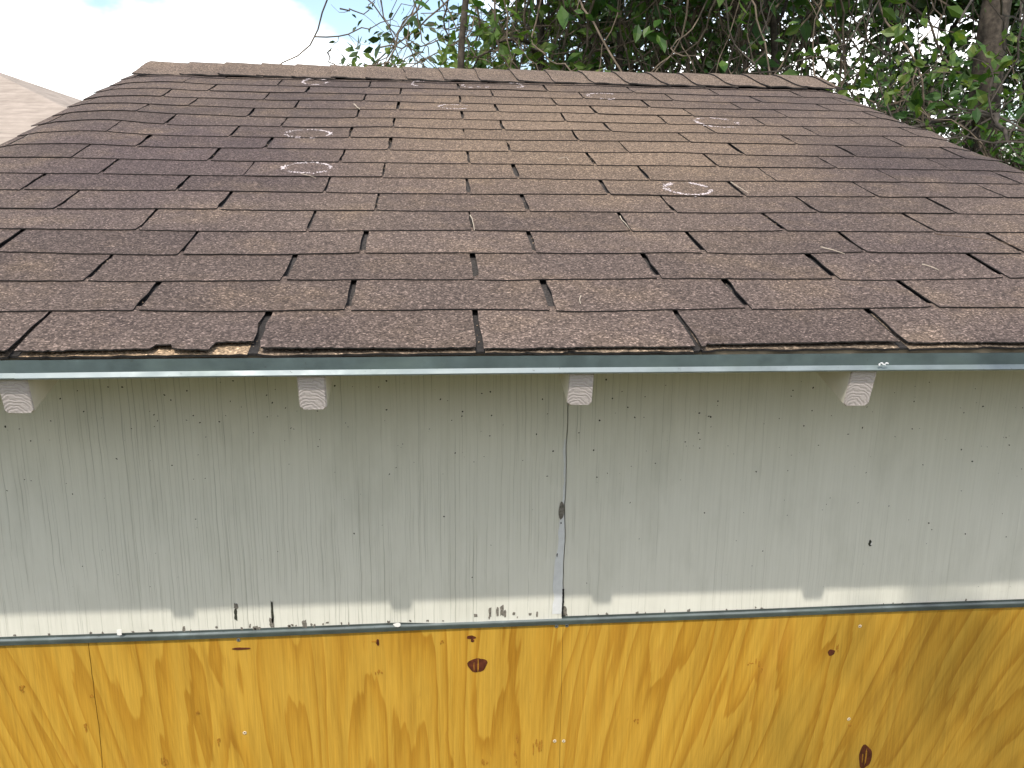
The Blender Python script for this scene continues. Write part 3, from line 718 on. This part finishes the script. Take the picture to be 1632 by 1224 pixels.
# ------------------------------------------------------------------ trees behind the shed
LEAFV = np.array([(0, 0, 0), (-0.26, 0.42, 0.05), (0.0, 0.48, -0.04), (0.26, 0.42, 0.05), (-0.17, 0.74, 0.0), (0.17, 0.74, 0.0), (0, 1.0, -0.10)])
LEAFF = [(0, 2, 1), (0, 3, 2), (1, 2, 4), (2, 3, 5), (2, 6, 4), (2, 5, 6)]
def leaf_mats(n, g, down=0.55, size=(0.06, 0.12)):
    """n random rotation+scale matrices, tips hanging by 'down'"""
    d = g.normal(size=(n, 3)); d[:, 2] = d[:, 2]*0.55 - down; d /= np.linalg.norm(d, axis=1)[:, None]
    nr = g.normal(size=(n, 3))*0.8 + np.array([-0.15, -0.55, 0.75]); nr -= (nr*d).sum(1)[:, None]*d; nr /= np.linalg.norm(nr, axis=1)[:, None]
    x = np.cross(d, nr); s = g.uniform(size[0], size[1], n)
    return np.stack([x, d, nr], 2)*s[:, None, None]
def leaf_mesh(pos, mats):
    n = len(pos); V = np.einsum('nij,kj->nki', mats, LEAFV) + pos[:, None, :]
    F = (np.array(LEAFF)[None] + (np.arange(n)*len(LEAFV))[:, None, None]).reshape(-1, 3)
    return V.reshape(-1, 3), F
LEAF_ME = {}
def leaf_data(mat):
    if mat.name not in LEAF_ME:
        me = bpy.data.meshes.new('leaf'); me.from_pydata(LEAFV.tolist(), [], LEAFF); me.materials.append(mat); LEAF_ME[mat.name] = me
    return LEAF_ME[mat.name]
def in_view(p):
    d = p - CAM; zc = d@AX_F
    x = 816+FPX*(d@AX_R)/np.maximum(zc, .01); y = 612-FPX*(d@AX_U)/np.maximum(zc, .01)
    return (zc > .5) & (x > -10) & (x < 1642) & (y > -10) & (y < 320)
def add_leaves(root, pos, mats, mat, n_single, g, part='crown'):
    pos = np.asarray(pos); vis = np.where(in_view(pos))[0]
    size = np.linalg.norm(mats[:, :, 1], axis=1)/np.linalg.norm(pos-CAM, axis=1)
    vis = vis[np.argsort(-size[vis])][:n_single]
    me = leaf_data(mat); wl_ = wloc(root)
    for i in vis:
        o = bpy.data.objects.new('leaf', me); col.objects.link(o); o.parent = root
        M4 = Matrix([[*mats[i][r], pos[i][r]-wl_[r]] for r in range(3)] + [[0, 0, 0, 1]]); o.matrix_basis = M4
    keep = np.ones(len(pos), bool); keep[vis] = False
    if keep.sum():
        V, F = leaf_mesh(pos[keep], mats[keep])
        tag(mesh_obj(part, V, F.tolist(), mat, root), kind='stuff')
def walk(p0, d0, n, step, g, wander=0.25, grav=0.0, up=0.0):
    p = np.array(p0, float); d = np.array(d0, float); d /= np.linalg.norm(d); pts = [p.copy()]
    for i in range(n):
        d = d + g.normal(size=3)*wander; d[2] += up - grav; d /= np.linalg.norm(d); p = p + d*step; pts.append(p.copy())
    return np.array(pts)
def taper(r0, r1, n): return [r0+(r1-r0)*i/(n-1) for i in range(n)]

def thicket(name, label, px, Y, height, g, trunk_r, n_limb, n_twig, n_vine, n_leaf, mat, twmat, spread=1.2, canopy=0.5, n_single=200, leafsize=(0.08, 0.17), lean=0.0, zlo=2.0, group='trees behind the shed', clump=1.0):
    bx = atY(px, 150, Y)[0]
    root = empty(name, (bx, Y, 0), label, 'tree', group)
    V, F = [], []
    tp = walk((bx, Y, -0.05), (lean, 0, 1), 14, (height*0.72)/14, g, 0.07, 0, 0.12)
    tube(V, F, tp, taper(trunk_r, trunk_r*0.45, len(tp)), 9); mesh_obj('trunk', V, F, M_BARK, root, smooth=True)
    nodes = []; twigs_v, twigs_f = [], []
    for k in range(n_limb):
        i = g.integers(4, len(tp)); a = g.uniform(0, 2*math.pi)
        d = np.array([math.cos(a), math.sin(a)*0.8-0.15, g.uniform(0.2, 0.9)])
        lp = walk(tp[i], d, 12, spread*g.uniform(0.7, 1.3)/9, g, 0.22, 0.02)
        V, F = [], []; r = trunk_r*g.uniform(0.16, 0.4); tube(V, F, lp, taper(r, r*0.25, len(lp)), 6); mesh_obj('branch', V, F, M_BARK if k % 2 else twmat, root, smooth=True)
        nodes += list(lp[3:])
    nodes = np.array(nodes); tips = []
    for k in range(n_twig):
        s = nodes[g.integers(len(nodes))]; d = g.normal(size=3); d[2] = d[2]*0.6+0.1
        tw = walk(s, d, 9, g.uniform(0.06, 0.15), g, 0.30, 0.05)
        r = g.uniform(0.003, 0.008); tube(twigs_v, twigs_f, tw, taper(r, r*0.35, len(tw)), 4); tips += list(tw[2:])
    for k in range(n_vine):                         # vines and dead runners hanging through the crown
        s = np.array([bx+g.normal()*spread*0.8, Y+g.normal()*0.5, g.uniform(height*0.62, height*0.85)])
        vv = walk(s, (g.normal()*0.35, g.normal()*0.2, -1), 22, g.uniform(0.10, 0.17), g, 0.24, 0.05)
        r = g.uniform(0.004, 0.012)
        if k < 8:
            V, F = [], []; tube(V, F, vv, taper(r*1.5, r*0.7, len(vv)), 6); mesh_obj('vine', V, F, M_TWIG, root, smooth=True)
        else: tube(twigs_v, twigs_f, vv, taper(r, r*0.5, len(vv)), 4)
        if g.random() < 0.5: tips += list(vv[6:])
    tag(mesh_obj('twigs', twigs_v, twigs_f, twmat, root), kind='stuff')
    tips = np.array(tips)
    # leaves in clumps round twig tips, and a closed canopy higher up
    nc = max(8, int(n_leaf/14)); cen = tips[g.integers(len(tips), size=nc)]
    n1 = int(n_leaf*(1-canopy)); idx = g.integers(nc, size=n1)
    pos = cen[idx] + g.normal(size=(n1, 3))*np.array([0.13, 0.13, 0.10])*clump
    n2 = n_leaf-n1
    th = g.uniform(0, 2*math.pi, n2); rr = np.sqrt(g.uniform(0, 1, n2))*spread*1.15
    can = np.stack([bx+rr*np.cos(th)+lean, Y-0.5+rr*np.sin(th)*0.9, height*0.86+g.normal(size=n2)*height*0.09], 1)
    cc = can[g.integers(n2, size=max(6, n2//30))]; can = cc[g.integers(len(cc), size=n2)] + g.normal(size=(n2, 3))*0.22
    pos = np.concatenate([pos, can]); lm = leaf_mats(len(pos), g, 0.5, leafsize); lm[n1:] *= 1.7
    lm *= g.choice([0.6, 0.8, 1.0, 1.15], size=len(pos))[:, None, None]
    keep = pos[:, 2] > zlo*0.6
    add_leaves(root, pos[keep], lm[keep], mat, n_single, g)
    return root
G = np.random.default_rng(4)
# dim trees further back close the view between the vines
for px, Y, h, lab, nl, tr in ((905, 12.5, 7.2, 'dark leafy tree far behind the middle of the ridge', 5200, .13), (1040, 11.8, 7.5, 'dark leafy tree far behind the pale chalk mark right of centre', 5600, .15),
                              (1180, 12.6, 7.0, 'dark leafy tree far behind the right half of the ridge', 5200, .12), (1400, 14.5, 7.0, 'dark thin tree far behind the right end of the ridge, sky showing through', 5600, .14),
                              (1660, 13.5, 6.5, 'dark thin tree far back at the right border, sky showing through', 5000, .12)):
    thicket('background_tree', lab, px, Y, h, G, tr, 9, 120, 10, nl, M_LEAFD, M_TWIGD, 1.5, 0.35, 0, (0.12, 0.22), 0, 2.2, 'dim trees further back', 2.2)
thicket('vine_covered_tree', 'vine hung tree with bright green clumps behind the middle of the ridge', 905, 7.6, 6.0, G, 0.07, 9, 130, 26, 3800, M_LEAFY, M_TWIG, 0.9, 0.45, 220)
thicket('vine_covered_tree', 'tangle of bare hanging vines among leaves behind the right half of the ridge', 1045, 7.4, 6.0, G, 0.06, 12, 340, 90, 3000, M_LEAF, M_TWIG, 1.1, 0.60, 200)
thicket('vine_covered_tree', 'tangle of twigs and small leaves behind the right end of the ridge', 1215, 7.2, 6.0, G, 0.06, 11, 280, 60, 3600, M_LEAF, M_TWIG, 1.1, 0.5, 240)
thicket('broad_trunk_tree', 'tree with thick dark trunk behind the right rake of the roof', 1528, 6.2, 7.0, G, 0.185, 11, 260, 46, 2900, M_LEAF, M_TWIGD, 1.3, 0.5, 260, (0.06, 0.12), -0.02)
thicket('leafy_sapling', 'leafy yellow green sapling between the right rake and the thick trunk', 1385, 6.2, 3.6, G, 0.03, 8, 100, 14, 900, M_LEAFY, M_TWIG, 0.8, 0.2, 200, (0.05, 0.10), 0.05, 1.6)
thicket('leafy_sapling', 'leafy green sapling at the right border beside the roof corner', 1650, 5.4, 3.3, G, 0.03, 8, 110, 16, 800, M_LEAF, M_TWIG, 0.8, 0.2, 220, (0.05, 0.10), 0.05, 1.4)

# sparse tree whose thin shoots hang against the sky left of the thicket
bx = atY(760, 150, 6.8)[0]
root = empty('sparse_tree', (bx, 6.8, 0), 'slender tree with sparse leafy shoots against the sky above the ridge', 'tree')
tp = walk((bx, 6.8, -0.05), (0.1, 0, 1), 14, 0.34, G, 0.06, 0, 0.1)
V, F = [], []; tube(V, F, tp, taper(0.05, 0.02, len(tp)), 8); mesh_obj('trunk', V, F, M_BARK, root, smooth=True)
LP = []
shoots = [((560, -30), (735, 125)), ((600, -40), (648, 130)), ((505, 62), (690, -20)), ((520, 80), (560, 100)), ((585, 108), (720, 40)), ((650, -40), (700, 120)), ((690, -30), (790, 110)),
          ((720, 120), (640, 60)), ((760, -30), (740, 125)), ((800, -30), (820, 125)), ((540, 12), (620, -20)), ((610, 75), (780, 20)), ((700, 60), (850, 70)), ((830, -20), (760, 100)), ((668, 118), (720, 92))]
for (a, b) in shoots:
    Y = 6.8+G.normal()*0.35; A = atY(*a, Y); B = atY(*b, Y+G.normal()*0.2); n = 12
    pts = np.array([A*(1-t)+B*t + G.normal(size=3)*0.018 + np.array([0, 0, -0.10*math.sin(math.pi*t)]) for t in np.linspace(0, 1, n)])
    V, F = [], []; tube(V, F, pts, taper(0.0075, 0.003, n), 5); mesh_obj('branch', V, F, M_TWIG, root, smooth=True)
    for k in range(4):
        s = pts[G.integers(1, n)]; tw = walk(s, (G.normal(), G.normal()*.5, -0.5), 5, 0.05, G, 0.3, 0.05)
        V, F = [], []; tube(V, F, tw, taper(0.003, 0.0015, len(tw)), 4); mesh_obj('twig', V, F, M_TWIG, root)
        x_ = 816+FPX*((s-CAM)@AX_R)/((s-CAM)@AX_F)
        if G.random() < (0.28 if x_ < 660 else 0.6):
            for q in range(G.integers(2, 6 if x_ < 680 else 10)): LP.append(tw[-1]+G.normal(size=3)*0.045)
LP = np.array(LP)
add_leaves(root, LP, leaf_mats(len(LP), G, 0.9, (0.07, 0.14)), M_LEAFY, 300, G)

# overhanging tree behind the photographer: only its dappled shade shows, on the right of the plywood
tb = np.array([-2.8, -4.6, 0.0])
root = empty('overhanging_tree', tb, 'tree standing behind the viewpoint whose dappled shade falls on the amber plywood', 'tree')
tp = walk(tb+np.array([0, 0, -0.05]), (0.1, 0.1, 1), 14, 0.42, G, 0.05, 0, 0.1)
V, F = [], []; tube(V, F, tp, taper(0.13, 0.06, len(tp)), 9); mesh_obj('trunk', V, F, M_BARK, root, smooth=True)
sd_ = np.array(SUN_DIR); pos = []
for (px, py, n, s) in ((1560, 1080, 20, 0.10), (1480, 1180, 18, 0.10), (1440, 1110, 12, 0.08), (1610, 1180, 26, 0.12), (1590, 975, 5, 0.03), (1300, 1060, 3, 0.04), (1290, 1130, 3, 0.04), (1560, 1010, 8, 0.06)):
    tgt = atY(px, py, WY); c = tgt - sd_*(5.0+G.normal()*0.4)
    lp = np.array([tp[-2]*(1-t)+c*t + np.array([0, 0, 0.5*math.sin(math.pi*t)]) for t in np.linspace(0, 1, 10)])
    V, F = [], []; tube(V, F, lp, taper(0.04, 0.006, 10), 6); mesh_obj('branch', V, F, M_BARK, root, smooth=True)
    pos += list(c + G.normal(size=(n, 3))*s)
crown = tp[-1] + np.array([-0.6, -0.8, 0.6]) + G.normal(size=(1500, 3))*np.array([0.9, 0.7, 0.6])
pos = np.concatenate([np.array(pos), crown])
add_leaves(root, pos, leaf_mats(len(pos), G, 0.5, (0.06, 0.11)), M_LEAF, 0, G)
